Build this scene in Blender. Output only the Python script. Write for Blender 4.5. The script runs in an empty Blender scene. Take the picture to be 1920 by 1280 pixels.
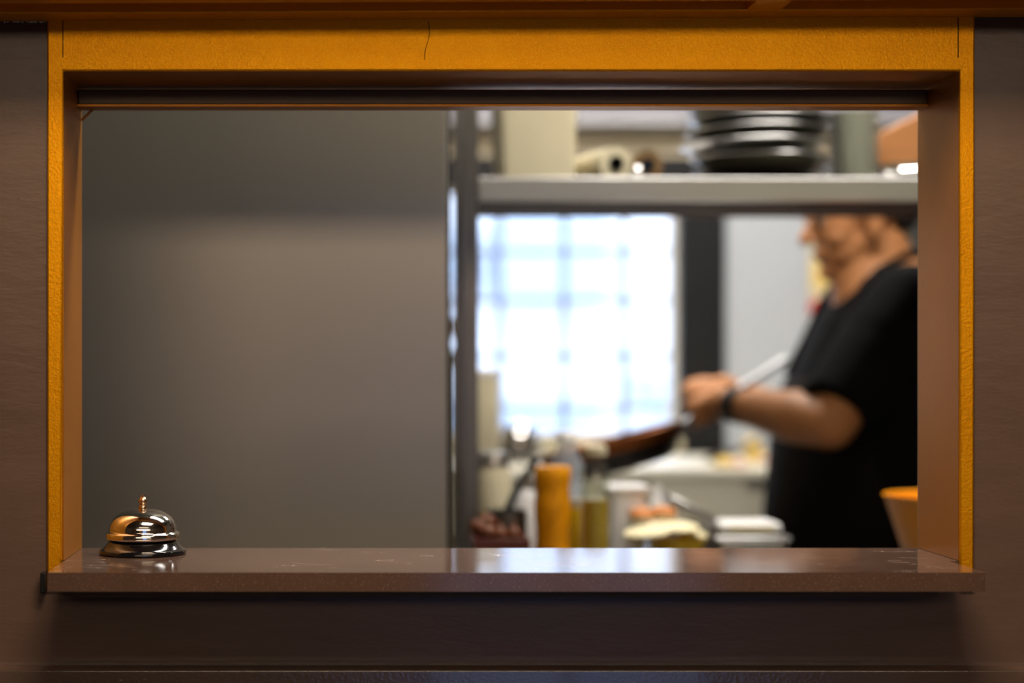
import bpy, bmesh, math, random
from mathutils import Vector, Matrix, Euler
random.seed(7)
S = bpy.context.scene
COL = S.collection
PI = math.pi
H = 1.32                      # eye height of the camera (m)

# ------------------------------------------------------------------ camera
cam = bpy.data.objects.new('camera', bpy.data.cameras.new('camera'))
COL.objects.link(cam)
cam.location = (0, 0, H)
cam.rotation_euler = (PI/2, 0, 0)
cam.data.sensor_width = 36
cam.data.lens = 60
cam.data.shift_x = 323/1920
cam.data.shift_y = 45/1920
cam.data.clip_start = 0.05
cam.data.dof.use_dof = True
cam.data.dof.focus_distance = 1.72
cam.data.dof.aperture_fstop = 1.9
S.camera = cam

# ------------------------------------------------------------------ render look
S.view_settings.view_transform = 'Standard'
S.view_settings.look = 'None'
S.view_settings.exposure = 0.0
S.view_settings.gamma = 1.0
S.view_settings.use_curve_mapping = False
S.cycles.use_denoising = True
S.cycles.max_bounces = 10
S.cycles.sample_clamp_indirect = 6.0
S.cycles.caustics_reflective = False
S.cycles.caustics_refractive = False

# ------------------------------------------------------------------ sky (daylight outside both windows)
W = bpy.data.worlds.new('sky'); S.world = W; W.use_nodes = True
wn = W.node_tree; wn.nodes.clear()
wo = wn.nodes.new('ShaderNodeOutputWorld'); wb = wn.nodes.new('ShaderNodeBackground')
wb.inputs[0].default_value = (0.83, 0.90, 1.0, 1); wb.inputs[1].default_value = 4.5
wn.links.new(wb.outputs[0], wo.inputs[0])

L_NEAR = 28.0       # warm pendant panel in front of the hatch
L_STRIP = 5.2       # glowing panel added behind the camera to brighten the orange header
L_KITCH = 33.0       # kitchen ceiling fittings

# ------------------------------------------------------------------ helpers
def srgb(r, g, b):
    f = lambda c: ((c/255+0.055)/1.055)**2.4 if c/255 > 0.04045 else c/255/12.92
    return (f(r), f(g), f(b), 1)

def pmat(name, col, rough=0.5, metal=0.0, var=0.10, vscale=9, bump=0.0, bscale=80, stretch=(1, 1, 1),
         spec=0.5, trans=0.0, ior=1.45, emit=None, estr=0.0, coat=0.0, rvar=0.0, speck=None, sscale=400, sthr=0.72, alpha=1.0):
    m = bpy.data.materials.new(name); m.use_nodes = True
    nt = m.node_tree; n = nt.nodes; l = nt.links
    b = n['Principled BSDF']
    tc = n.new('ShaderNodeTexCoord'); mp = n.new('ShaderNodeMapping')
    mp.inputs['Scale'].default_value = stretch
    l.new(tc.outputs['Object'], mp.inputs['Vector'])
    nz = n.new('ShaderNodeTexNoise'); nz.inputs['Scale'].default_value = vscale; nz.inputs['Detail'].default_value = 6
    l.new(mp.outputs[0], nz.inputs['Vector'])
    rp = n.new('ShaderNodeValToRGB')
    rp.color_ramp.elements[0].position = 0.3; rp.color_ramp.elements[1].position = 0.7
    c = col[:3]
    rp.color_ramp.elements[0].color = (*[x*(1-var) for x in c], 1)
    rp.color_ramp.elements[1].color = (*[min(1, x*(1+var)) for x in c], 1)
    l.new(nz.outputs[0], rp.inputs[0])
    out = rp.outputs[0]
    if speck:
        ns = n.new('ShaderNodeTexNoise'); ns.inputs['Scale'].default_value = sscale; ns.inputs['Detail'].default_value = 2
        l.new(tc.outputs['Object'], ns.inputs['Vector'])
        rs = n.new('ShaderNodeValToRGB'); rs.color_ramp.elements[0].position = sthr; rs.color_ramp.elements[1].position = sthr+0.05
        l.new(ns.outputs[0], rs.inputs[0])
        mx = n.new('ShaderNodeMix'); mx.data_type = 'RGBA'
        l.new(rs.outputs[0], mx.inputs[0]); l.new(out, mx.inputs[6]); mx.inputs[7].default_value = (*speck[:3], 1)
        out = mx.outputs[2]
    l.new(out, b.inputs['Base Color'])
    b.inputs['Roughness'].default_value = rough
    if rvar:
        mr = n.new('ShaderNodeMapRange'); mr.inputs[1].default_value = 0.3; mr.inputs[2].default_value = 0.7
        mr.inputs[3].default_value = max(0.02, rough-rvar); mr.inputs[4].default_value = rough+rvar
        l.new(nz.outputs[0], mr.inputs[0]); l.new(mr.outputs[0], b.inputs['Roughness'])
    b.inputs['Metallic'].default_value = metal
    b.inputs['Specular IOR Level'].default_value = spec
    b.inputs['IOR'].default_value = ior
    b.inputs['Transmission Weight'].default_value = trans
    b.inputs['Coat Weight'].default_value = coat
    b.inputs['Alpha'].default_value = alpha
    if emit:
        b.inputs['Emission Color'].default_value = (*emit[:3], 1); b.inputs['Emission Strength'].default_value = estr
    if bump:
        nb = n.new('ShaderNodeTexNoise'); nb.inputs['Scale'].default_value = bscale; nb.inputs['Detail'].default_value = 3
        l.new(mp.outputs[0], nb.inputs['Vector'])
        bp = n.new('ShaderNodeBump'); bp.inputs['Strength'].default_value = bump; bp.inputs['Distance'].default_value = 0.001
        l.new(nb.outputs[0], bp.inputs['Height']); l.new(bp.outputs[0], b.inputs['Normal'])
    return m

def add_box(bm, x0, x1, y0, y1, z0, z1, mat=None):
    vs = [bm.verts.new(p) for p in ((x0,y0,z0),(x1,y0,z0),(x1,y1,z0),(x0,y1,z0),(x0,y0,z1),(x1,y0,z1),(x1,y1,z1),(x0,y1,z1))]
    if mat:
        for v in vs: v.co = mat @ v.co
    for f in ((0,3,2,1),(4,5,6,7),(0,1,5,4),(1,2,6,5),(2,3,7,6),(3,0,4,7)):
        bm.faces.new([vs[i] for i in f])
    return vs

def add_prism(bm, pts, axis, a, b):
    """extrude a 2-D outline along an axis"""
    def P(u, v, w):
        return {'x': (w, u, v), 'y': (u, w, v), 'z': (u, v, w)}[axis]
    A = [bm.verts.new(P(u, v, a)) for u, v in pts]; B = [bm.verts.new(P(u, v, b)) for u, v in pts]
    n = len(pts)
    bm.faces.new(A); bm.faces.new(B[::-1])
    for i in range(n):
        j = (i+1) % n
        bm.faces.new((A[j], A[i], B[i], B[j]))

def add_lathe(bm, prof, seg=48, mat=None, cap=True):
    """revolve (r, z) pairs round Z"""
    rings = []
    for r, z in prof:
        if r < 1e-6:
            v = bm.verts.new((0, 0, z)); v.co = (mat @ v.co) if mat else v.co
            rings.append([v])
        else:
            ring = []
            for k in range(seg):
                a = 2*PI*k/seg
                c = Vector((r*math.cos(a), r*math.sin(a), z))
                ring.append(bm.verts.new(mat @ c if mat else c))
            rings.append(ring)
    for A, B in zip(rings, rings[1:]):
        for k in range(seg):
            j = (k+1) % seg
            if len(A) == 1 and len(B) == 1: continue
            if len(A) == 1: bm.faces.new((A[0], B[j], B[k]))
            elif len(B) == 1: bm.faces.new((A[k], A[j], B[0]))
            else: bm.faces.new((A[k], A[j], B[j], B[k]))
    if cap:
        for R, flip in ((rings[0], True), (rings[-1], False)):
            if len(R) > 1: bm.faces.new(R[::-1] if flip else R)

def frame_to(p, q):
    d = (Vector(q)-Vector(p)); z = d.normalized()
    x = z.cross(Vector((0, 0, 1)))
    if x.length < 1e-4: x = Vector((1, 0, 0))
    x.normalize(); y = z.cross(x)
    return Matrix(((x[0], y[0], z[0], p[0]), (x[1], y[1], z[1], p[1]), (x[2], y[2], z[2], p[2]), (0, 0, 0, 1))), d.length

def add_rod(bm, p, q, r1, r2=None, seg=16):
    r2 = r1 if r2 is None else r2
    M, L = frame_to(p, q)
    add_lathe(bm, [(r1, 0), (r2, L)], seg, M)

def add_capsule(bm, p, q, r1, r2, seg=20):
    M, L = frame_to(p, q)
    prof = [(0, -r1)]
    for k in range(1, 6): a = PI/2*k/6; prof.append((r1*math.sin(a), -r1*math.cos(a)))
    prof += [(r1, 0), (r2, L)]
    for k in range(5, 0, -1): a = PI/2*k/6; prof.append((r2*math.sin(a), L+r2*math.cos(a)))
    prof.append((0, L+r2))
    add_lathe(bm, prof, seg, M)

def add_ell(bm, c, r, rot=None, seg=28):
    M = Matrix.Translation(c) @ (rot if rot else Matrix.Identity(4)) @ Matrix.Diagonal((r[0], r[1], r[2], 1))
    n = 16
    prof = [(0, -1)]+[(math.sin(PI*k/n), -math.cos(PI*k/n)) for k in range(1, n)]+[(0, 1)]
    add_lathe(bm, prof, seg, M)

def add_tube(bm, pts, r, seg=10, closed=False):
    pts = [Vector(p) for p in pts]; n = len(pts); rings = []
    for i, p in enumerate(pts):
        a = pts[(i-1) % n] if (closed or i > 0) else p
        b = pts[(i+1) % n] if (closed or i < n-1) else p
        t = (b-a).normalized()
        u = t.cross(Vector((0.13, 0.21, 0.97))).normalized(); v = t.cross(u)
        rings.append([bm.verts.new(p+r*(math.cos(2*PI*k/seg)*u+math.sin(2*PI*k/seg)*v)) for k in range(seg)])
    for i in range(n if closed else n-1):
        A, B = rings[i], rings[(i+1) % n]
        for k in range(seg):
            j = (k+1) % seg
            bm.faces.new((A[k], A[j], B[j], B[k]))
    if not closed:
        bm.faces.new(rings[0][::-1]); bm.faces.new(rings[-1])

def link(name, bm, mat, parent=None, smooth=None, bevel=0.0, bseg=2, label=None, world=True, solid=0.0):
    """one mesh object; geometry given in world coordinates when world and a parent is given"""
    bmesh.ops.recalc_face_normals(bm, faces=bm.faces)
    me = bpy.data.meshes.new(name)
    if parent is not None and world:
        M = parent_matrix(parent).inverted()
        bmesh.ops.transform(bm, matrix=M, verts=bm.verts)
    bm.to_mesh(me); bm.free()
    me.materials.append(mat)
    ang = 35 if smooth is None else smooth
    if ang:
        for p in me.polygons: p.use_smooth = True
        me.set_sharp_from_angle(angle=math.radians(ang))
    o = bpy.data.objects.new(name, me); COL.objects.link(o)
    if parent is not None: o.parent = parent
    if bevel:
        b = o.modifiers.new('bevel', 'BEVEL'); b.width = bevel; b.segments = bseg; b.limit_method = 'ANGLE'; b.angle_limit = math.radians(40)
        b.harden_normals = False
    if label: o['label'] = label
    return o

def parent_matrix(o):
    M = Matrix.Translation(o.location) @ o.rotation_euler.to_matrix().to_4x4()
    return (parent_matrix(o.parent) @ M) if o.parent else M

def tag(o, label, cat, group=None):
    o['label'] = label; o['category'] = cat
    if group: o['group'] = group
    return o

def thing(name, label, cat, loc=(0, 0, 0), group=None, rot=(0, 0, 0)):
    o = bpy.data.objects.new(name, None); COL.objects.link(o)
    o.empty_display_size = 0.05
    o.location = loc; o.rotation_euler = rot
    return tag(o, label, cat, group)

def struct(name, bm, mat, **k):
    o = link(name, bm, mat, **k)
    o['kind'] = 'structure'
    return o

def structroot(name, loc=(0, 0, 0)):
    o = bpy.data.objects.new(name, None); COL.objects.link(o); o.location = loc; o['kind'] = 'structure'
    return o

def dup(root, loc, label, rot=None, group=None):
    r = root.copy(); COL.objects.link(r); r.location = loc; r['label'] = label
    if rot is not None: r.rotation_euler = rot
    if group: r['group'] = group
    for ch in list(root.children):
        c = ch.copy(); COL.objects.link(c); c.parent = r
        for g in list(ch.children):
            d = g.copy(); COL.objects.link(d); d.parent = c
    return r

def B(): return bmesh.new()

def at(px, py, Y):
    """point of the place that lies in direction (px, py) at distance Y"""
    return Vector(((px-637)*Y/3200, Y, H-(py-685)*Y/3200))

# ------------------------------------------------------------------ materials
M_wall = pmat('dark_brown_wall_paint', srgb(99, 79, 68), 0.30, var=0.10, vscale=7, bump=0.35, bscale=45, stretch=(1, 1, 3), speck=srgb(66, 54, 50), sscale=170, sthr=0.74)
M_orange = pmat('orange_metal_paint', srgb(254, 168, 2), 0.42, metal=0.80, var=0.07, vscale=14, bump=0.30, bscale=420, speck=srgb(255, 190, 34), sscale=800, sthr=0.58)
M_orange_dk = pmat('orange_brown_gloss_paint', srgb(255, 176, 30), 0.42, metal=0.35, var=0.05, bump=0.1, bscale=300)
M_reveal = pmat('darker_orange_reveal', srgb(176, 112, 26), 0.42, metal=0.60, var=0.05, vscale=10, bump=0.12, bscale=300)  # orange set darker than on the casing
M_bronze = pmat('brown_painted_strip', srgb(110, 84, 52), 0.45, var=0.08, bump=0.2, bscale=200)
M_seam = pmat('dark_seam', srgb(70, 36, 8), 0.8)
M_black = pmat('black_gloss', (0.006, 0.006, 0.007, 1), 0.12, var=0.1, coat=0.5)
M_chrome = pmat('chrome', (0.80, 0.78, 0.76, 1), 0.09, metal=1.0, var=0.02, vscale=20, bump=0.02, bscale=60, rvar=0.03)
M_brass = pmat('worn_brass', srgb(206, 178, 150), 0.25, metal=1.0, var=0.12, vscale=60)
M_steel = pmat('brushed_steel', (0.33, 0.305, 0.275, 1), 0.36, metal=0.70, var=0.03, vscale=2, bump=0.03, bscale=200, stretch=(1, 1, 0.3))
M_steel2 = pmat('stainless_steel', (0.50, 0.49, 0.475, 1), 0.30, metal=1.0, var=0.05, vscale=6)
M_steeld = pmat('dark_steel', (0.16, 0.15, 0.145, 1), 0.38, metal=1.0, var=0.08, vscale=6)
M_iron = pmat('black_carbon_steel', (0.022, 0.017, 0.014, 1), 0.34, metal=0.5, var=0.25, vscale=30)
M_panbr = pmat('lit_brown_pan_steel', srgb(120, 66, 24), 0.36, metal=0.8, var=0.25, vscale=25)
M_cream = pmat('cream_plastic', srgb(200, 190, 160), 0.45, var=0.04)
M_unit = pmat('pale_grey_enamel', srgb(226, 220, 200), 0.4, var=0.02)
M_white = pmat('white_plastic', srgb(226, 224, 222), 0.4, var=0.03)
M_wallw = pmat('pale_wall_paint', srgb(180, 184, 190), 0.55, var=0.03, vscale=2)
M_wallc = pmat('cream_wall_paint', srgb(218, 202, 170), 0.6, var=0.04, vscale=2)
M_dark = pmat('near_black_panel', srgb(22, 21, 23), 0.5, var=0.1, spec=0.3)
M_ceil = pmat('brown_grey_ceiling', srgb(128, 120, 110), 0.7, var=0.03)
M_floor = pmat('grey_floor_tile', srgb(82, 77, 73), 0.45, var=0.10, vscale=4)
M_dwall = pmat('warm_room_wall', srgb(92, 76, 62), 0.7, var=0.08, vscale=2)
M_wood = pmat('orange_wood', srgb(158, 104, 58), 0.6, var=0.15, vscale=6, stretch=(1, 1, 8))
M_yel = pmat('yellow_plastic', srgb(226, 148, 0), 0.5, var=0.22, vscale=45, spec=0.3)
M_bowl = pmat('orange_yellow_plastic', srgb(250, 160, 0), 0.45, var=0.03)
M_oil = pmat('green_olive_oil', srgb(196, 160, 0), 0.3, var=0.05, spec=0.6)
def thin(name, tint, rough=0.03, body=0.0, bcol=(0.8, 0.85, 0.95, 1), ior=1.45):
    m = bpy.data.materials.new(name); m.use_nodes = True
    nt = m.node_tree; n = nt.nodes; l = nt.links; n.clear()
    o = n.new('ShaderNodeOutputMaterial'); tr = n.new('ShaderNodeBsdfTransparent'); gl = n.new('ShaderNodeBsdfGlossy'); df = n.new('ShaderNodeBsdfDiffuse')
    lw = n.new('ShaderNodeLayerWeight'); pw = n.new('ShaderNodeMath'); pw.operation = 'POWER'; pw.inputs[1].default_value = 4; l.new(lw.outputs['Facing'], pw.inputs[0])
    fr = n.new('ShaderNodeMath'); fr.operation = 'MULTIPLY_ADD'; fr.inputs[1].default_value = 0.5; fr.inputs[2].default_value = 0.045; l.new(pw.outputs[0], fr.inputs[0])
    tr.inputs[0].default_value = (*tint[:3], 1); gl.inputs['Roughness'].default_value = rough; df.inputs[0].default_value = bcol
    a = n.new('ShaderNodeMixShader'); a.inputs[0].default_value = body; l.new(tr.outputs[0], a.inputs[1]); l.new(df.outputs[0], a.inputs[2])
    b = n.new('ShaderNodeMixShader'); l.new(fr.outputs[0], b.inputs[0]); l.new(a.outputs[0], b.inputs[1]); l.new(gl.outputs[0], b.inputs[2])
    l.new(b.outputs[0], o.inputs[0])
    return m
M_glass = thin('bottle_glass', (0.86, 0.88, 0.80), body=0.02)
M_clear = thin('clear_plastic', (0.80, 0.86, 0.96), 0.1, body=0.25)
M_win = thin('window_glass', (0.97, 0.98, 1.0), 0.0)
M_tint = thin('tinted_door_glass', (0.30, 0.37, 0.50), 0.0)
M_skin = pmat('skin', srgb(186, 126, 80), 0.5, var=0.08, vscale=12)
M_hair = pmat('dark_hair', (0.012, 0.009, 0.008, 1), 0.6, var=0.3, vscale=80, bump=0.6, bscale=300)
M_shirt = pmat('black_cotton', (0.0045, 0.0045, 0.005, 1), 0.85, var=0.15, vscale=20, bump=0.2, bscale=40, spec=0.08)
M_apron = pmat('brown_black_apron', (0.008, 0.0055, 0.005, 1), 0.8, var=0.15, vscale=15, spec=0.1)
M_trous = pmat('dark_trousers', (0.015, 0.015, 0.018, 1), 0.85)
M_rubber = pmat('black_rubber', (0.01, 0.01, 0.011, 1), 0.6)
M_bun = pmat('baked_bun', srgb(192, 120, 56), 0.6, var=0.2, vscale=20)
M_dough = pmat('pale_flatbread', srgb(226, 214, 172), 0.6, var=0.12, vscale=30)
M_cheese = pmat('yellow_cheese', srgb(240, 206, 120), 0.5, var=0.06)
M_ham = pmat('pink_ham', srgb(206, 150, 140), 0.5, var=0.1)
M_tom = pmat('orange_tomato', srgb(100, 52, 22), 0.5, var=0.25)
M_green = pmat('green_stem', srgb(70, 90, 40), 0.6)
M_maroon = pmat('maroon_glaze', srgb(90, 34, 28), 0.4)
M_red = pmat('red_plastic', srgb(190, 30, 40), 0.4)
M_paper = pmat('cream_paper', srgb(226, 216, 180), 0.7, var=0.05)
M_sage = pmat('sage_paper', srgb(170, 176, 146), 0.7, var=0.08)
M_dolive = pmat('dark_olive_enamel', srgb(70, 68, 58), 0.45, var=0.15)
M_grey = pmat('grey_green_dish', srgb(176, 178, 164), 0.4, var=0.06)
M_olive = pmat('olive_grey_enamel', srgb(142, 142, 124), 0.35, var=0.12)
M_build = pmat('pale_render', srgb(220, 226, 236), 0.8, var=0.05)
M_buildb = pmat('blue_grey_render', srgb(168, 184, 206), 0.8, var=0.05)
M_pave = pmat('pale_paving', srgb(200, 204, 210), 0.8, var=0.08)
M_fill = pmat('warm_fill_glow', (1, 1, 1, 1), 0.5, var=0, emit=(1.0, 0.76, 0.53), estr=L_STRIP)
M_lampn = pmat('warm_lamp_diffuser_near', (1, 1, 1, 1), 0.5, var=0, emit=(1.0, 0.76, 0.53), estr=L_NEAR)
M_klamp = pmat('cool_lamp_diffuser', (1, 1, 1, 1), 0.5, var=0, emit=(1.0, 0.95, 0.88), estr=L_KITCH)
M_alu = pmat('grey_aluminium', (0.25, 0.25, 0.26, 1), 0.4, metal=0.8)

def counter_material():
    m = pmat('brown_quartz', srgb(90, 69, 58), 0.10, var=0.08, vscale=20, speck=srgb(140, 118, 104), sscale=700, sthr=0.64, spec=0.75, rvar=0.02)
    nt = m.node_tree; n = nt.nodes; l = nt.links; b = n['Principled BSDF']
    tc = n.new('ShaderNodeTexCoord'); mp = n.new('ShaderNodeMapping'); mp.inputs['Scale'].default_value = (1, 2.6, 1)
    l.new(tc.outputs['Object'], mp.inputs[0])
    nz = n.new('ShaderNodeTexNoise'); nz.inputs['Scale'].default_value = 16; nz.inputs['Detail'].default_value = 5; nz.inputs['Distortion'].default_value = 0.8
    l.new(mp.outputs[0], nz.inputs['Vector'])
    s = n.new('ShaderNodeMath'); s.operation = 'SUBTRACT'; s.inputs[1].default_value = 0.5; l.new(nz.outputs[0], s.inputs[0])
    a = n.new('ShaderNodeMath'); a.operation = 'ABSOLUTE'; l.new(s.outputs[0], a.inputs[0])
    r = n.new('ShaderNodeMapRange'); r.inputs[1].default_value = 0.001; r.inputs[2].default_value = 0.005; r.inputs[3].default_value = 1; r.inputs[4].default_value = 0
    l.new(a.outputs[0], r.inputs[0])
    nm = n.new('ShaderNodeTexNoise'); nm.inputs['Scale'].default_value = 22; l.new(tc.outputs['Object'], nm.inputs['Vector'])
    rm = n.new('ShaderNodeMapRange'); rm.inputs[1].default_value = 0.56; rm.inputs[2].default_value = 0.66; l.new(nm.outputs[0], rm.inputs[0])
    mu = n.new('ShaderNodeMath'); mu.operation = 'MULTIPLY'; l.new(r.outputs[0], mu.inputs[0]); l.new(rm.outputs[0], mu.inputs[1])
    sx = n.new('ShaderNodeSeparateXYZ'); l.new(tc.outputs['Normal'], sx.inputs[0])
    gt = n.new('ShaderNodeMath'); gt.operation = 'GREATER_THAN'; gt.inputs[1].default_value = 0.8; l.new(sx.outputs[2], gt.inputs[0])
    m3 = n.new('ShaderNodeMath'); m3.operation = 'MULTIPLY'; l.new(mu.outputs[0], m3.inputs[0]); l.new(gt.outputs[0], m3.inputs[1]); mu = m3
    mx = n.new('ShaderNodeMix'); mx.data_type = 'RGBA'; mx.inputs[7].default_value = srgb(205, 190, 175)
    old = b.inputs['Base Color'].links[0].from_socket
    l.new(mu.outputs[0], mx.inputs[0]); l.new(old, mx.inputs[6]); l.new(mx.outputs[2], b.inputs['Base Color'])
    ad = n.new('ShaderNodeMath'); ad.operation = 'MULTIPLY_ADD'; ad.inputs[1].default_value = 0.5
    oldr = b.inputs['Roughness'].links[0].from_socket
    l.new(mu.outputs[0], ad.inputs[0]); l.new(oldr, ad.inputs[2]); l.new(ad.outputs[0], b.inputs['Roughness'])
    return m
M_quartz = counter_material()

# ================================================================== THE SETTING
WY0, WY1 = 1.70, 1.819            # serving wall, front and kitchen side
OX0, OX1 = -0.2747, 0.6163        # opening
OZ0, OZ1 = H-0.1944, H+0.2927
DX0, DX1, DY0, KY1 = -2.6, 3.0, -3.2, 4.42
CEIL = 2.7
bm = B()
add_box(bm, DX0, OX0-0.004, WY0, WY1, 0, CEIL)
add_box(bm, OX1+0.004, DX1, WY0, WY1, 0, CEIL)
add_box(bm, OX0-0.004, OX1+0.004, WY0, WY1, 0, OZ0-0.018)
add_box(bm, OX0-0.004, OX1+0.004, WY0, WY1, OZ1+0.004, CEIL)
struct('wall_serving', bm, M_wall)
M_kw = pmat('olive_grey_wall_paint', srgb(150, 144, 128), 0.6, var=0.03)
bm = B()
add_box(bm, DX0, OX0-0.004, WY1+0.0003, WY1+0.004, 0, CEIL); add_box(bm, OX1+0.001, DX1, WY1+0.0003, WY1+0.004, 0, CEIL)
add_box(bm, OX0-0.001, OX1+0.001, WY1+0.0003, WY1+0.004, 0, OZ0-0.02); add_box(bm, OX0-0.001, OX1+0.001, WY1+0.0003, WY1+0.004, OZ1+0.002, CEIL)
struct('wall_kitchen', bm, M_kw)

bm = B(); add_box(bm, DX0, DX1, DY0, KY1+0.1, -0.05, 0); struct('floor', bm, M_floor)
bm = B(); add_box(bm, DX0, DX1, DY0, KY1+0.1, CEIL, CEIL+0.05); struct('ceiling', bm, M_ceil)
bm = B(); add_box(bm, DX0-0.08, DX0, DY0, WY1, 0, CEIL); add_box(bm, DX0-0.08, DX0, WY1, KY1+0.1, 0, CEIL); struct('wall_left', bm, M_dwall)
bm = B(); add_box(bm, DX1, DX1+0.08, DY0, WY1, 0, CEIL); add_box(bm, DX1, DX1+0.08, WY1, KY1+0.1, 0, CEIL); struct('wall_right', bm, M_dwall)
# room wall behind the camera with a glazed door
GX0, GX1, GZ = 0.30, 1.45, 2.15
bm = B()
add_box(bm, DX0, GX0, DY0-0.08, DY0, 0, CEIL); add_box(bm, GX1, DX1, DY0-0.08, DY0, 0, CEIL); add_box(bm, GX0, GX1, DY0-0.08, DY0, GZ, CEIL)
struct('wall_entrance', bm, pmat('cream_room_wall', srgb(226, 192, 150), 0.6, var=0.03, vscale=2))
dr = structroot('door_1', (GX0, DY0-0.04, 0))
bm = B()
for a, b_ in ((GX0, GX0+0.06), (GX1-0.06, GX1), ((GX0+GX1)/2-0.03, (GX0+GX1)/2+0.03)): add_box(bm, a, b_, DY0-0.07, DY0-0.02, 0, GZ)
add_box(bm, GX0, GX1, DY0-0.07, DY0-0.02, GZ-0.06, GZ); add_box(bm, GX0, GX1, DY0-0.07, DY0-0.02, 0, 0.08)
link('door_frame', bm, M_dark, dr)
bm = B(); add_box(bm, GX0+0.05, GX1-0.05, DY0-0.05, DY0-0.045, 0.05, GZ-0.04); link('door_glass', bm, M_tint, dr)

# kitchen back wall with window
KX0, KX1, KZ0, KZ1 = 0.24, 0.870, 1.135, 1.776
bm = B()
Y0, Y1 = 4.40, 4.50
add_box(bm, DX0, KX0, Y0, Y1, 0, CEIL); add_box(bm, KX1, DX1, Y0, Y1, 0, CEIL)
add_box(bm, KX0, KX1, Y0, Y1, 0, KZ0); add_box(bm, KX0, KX1, Y0, Y1, KZ1, CEIL)
struct('wall_back', bm, M_wallc)
bm = B(); add_box(bm, 0.985, 1.205, 4.385, 4.40, 0, 2.2); struct('wall_cladding', bm, M_wallw)
bm = B(); add_box(bm, KX1-0.002, 0.985, 4.36, 4.40, 0, 1.776); struct('door_2', bm, M_dark)
bm = B(); add_box(bm, -0.4, 1.9, 4.372, 4.40, KZ1+0.001, 1.856); struct('trim_3', bm, M_dark)
wr = structroot('window_2', ((KX0+KX1)/2, 4.44, KZ0))
bm = B()
t = 0.012
add_box(bm, KX0, KX1, 4.43, 4.46, KZ0, KZ0+t); add_box(bm, KX0, KX1, 4.43, 4.46, KZ1-t, KZ1)
add_box(bm, KX0, KX0+t, 4.43, 4.46, KZ0, KZ1); add_box(bm, KX1-t, KX1, 4.43, 4.46, KZ0, KZ1)
link('window_frame', bm, M_white, wr)
bm = B(); add_box(bm, KX0+t, KX1-t, 4.447, 4.451, KZ0+t, KZ1-t); link('pane', bm, M_win, wr)
M_bar = pmat('pale_blue_bar', srgb(150, 168, 204), 0.5)
for px in (940, 1062, 1175):
    x = (px-637)*4.42/3200
    bm = B(); add_box(bm, x-0.009, x+0.009, 4.456, 4.464, KZ0, KZ1); link('window_bar', bm, M_bar, wr)
for py in (470, 562, 668, 765):
    z = H-(py-685)*4.42/3200
    bm = B(); add_box(bm, KX0, KX1, 4.4641, 4.470, z-0.007, z+0.007); link('window_bar', bm, M_bar, wr)
bm = B(); add_box(bm, KX0, KX1, 4.33, 4.43, KZ0-0.03, KZ0-0.0005); struct('trim_4', bm, M_cream)

# outside
bm = B(); add_box(bm, -12, 16, 4.6, 30, -0.5, -0.05); add_box(bm, -12, 16, -30, -3.35, -0.5, -0.05); struct('ground', bm, M_pave)
hb = thing('white_building', 'pale building with blue-grey balconies seen overexposed through the kitchen window', 'building', (2.0, 15, -0.05))
bm = B(); add_box(bm, -4, 9, 15, 18, -0.05, 3.2); link('facade', bm, M_build, hb)
for (a, b_, z0, z1) in ((-4, 1.2, 2.05, 2.45), (1.3, 2.3, 1.9, 2.6), (2.6, 3.6, 1.0, 1.25), (0.9, 2.2, 0.75, 1.0), (3.2, 5.5, 1.7, 1.95), (0.3, 1.9, 0.2, 0.55)):
    bm = B(); add_box(bm, a, b_, 14.6, 15.02, z0, z1); link('balcony', bm, M_buildb, hb)

# ================================================================== SERVING HATCH FRAME
hf = structroot('window_1', (0.17, WY0, OZ0))
cx0, cx1, cz1, cz0 = -0.2912, 0.6306, H+0.362, H-0.2236
out = [(cx0, cz0), (OX0-0.002, cz0), (OX0, OZ1), (OX1, OZ1), (OX1, cz0), (cx1, cz0), (cx1+0.0012, cz1), (cx0, cz1)]
bm = B(); add_prism(bm, out, 'y', WY0-0.0035, WY0+0.0005); link('casing', bm, M_orange, hf, bevel=0.0026, bseg=3)
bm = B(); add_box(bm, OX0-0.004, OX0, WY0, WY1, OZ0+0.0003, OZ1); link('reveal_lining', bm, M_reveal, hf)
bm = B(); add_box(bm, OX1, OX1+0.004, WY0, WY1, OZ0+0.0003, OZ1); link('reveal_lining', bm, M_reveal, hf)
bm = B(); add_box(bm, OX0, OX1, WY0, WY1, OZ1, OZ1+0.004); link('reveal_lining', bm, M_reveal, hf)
bm = B()
add_box(bm, OX0+0.0003, OX1-0.0003, 1.790, 1.812, H+0.2735, H+0.2895)
link('header_strip', bm, M_bronze, hf, bevel=0.0015)
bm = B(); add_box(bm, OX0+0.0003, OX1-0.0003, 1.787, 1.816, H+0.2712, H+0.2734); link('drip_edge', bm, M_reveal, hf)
for x in (at(118, 0, 1.6965).x, at(1796.5, 0, 1.6965).x):
    bm = B(); add_box(bm, x-0.0005, x+0.0005, 1.6963, 1.698, at(0, 108, 1.6965).z, cz1-0.003); link('seam', bm, M_seam, hf)
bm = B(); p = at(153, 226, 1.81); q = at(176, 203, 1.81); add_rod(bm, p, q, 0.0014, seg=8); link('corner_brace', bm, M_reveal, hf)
bm = B(); add_tube(bm, [at(803, 40+k*9, 1.6963)+Vector((0.0012*math.sin(k*0.8) - 0.0009*max(0, k-4), 0, 0)) for k in range(9)], 0.00032, seg=6); link('paint_crack', bm, M_seam, hf)

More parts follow.
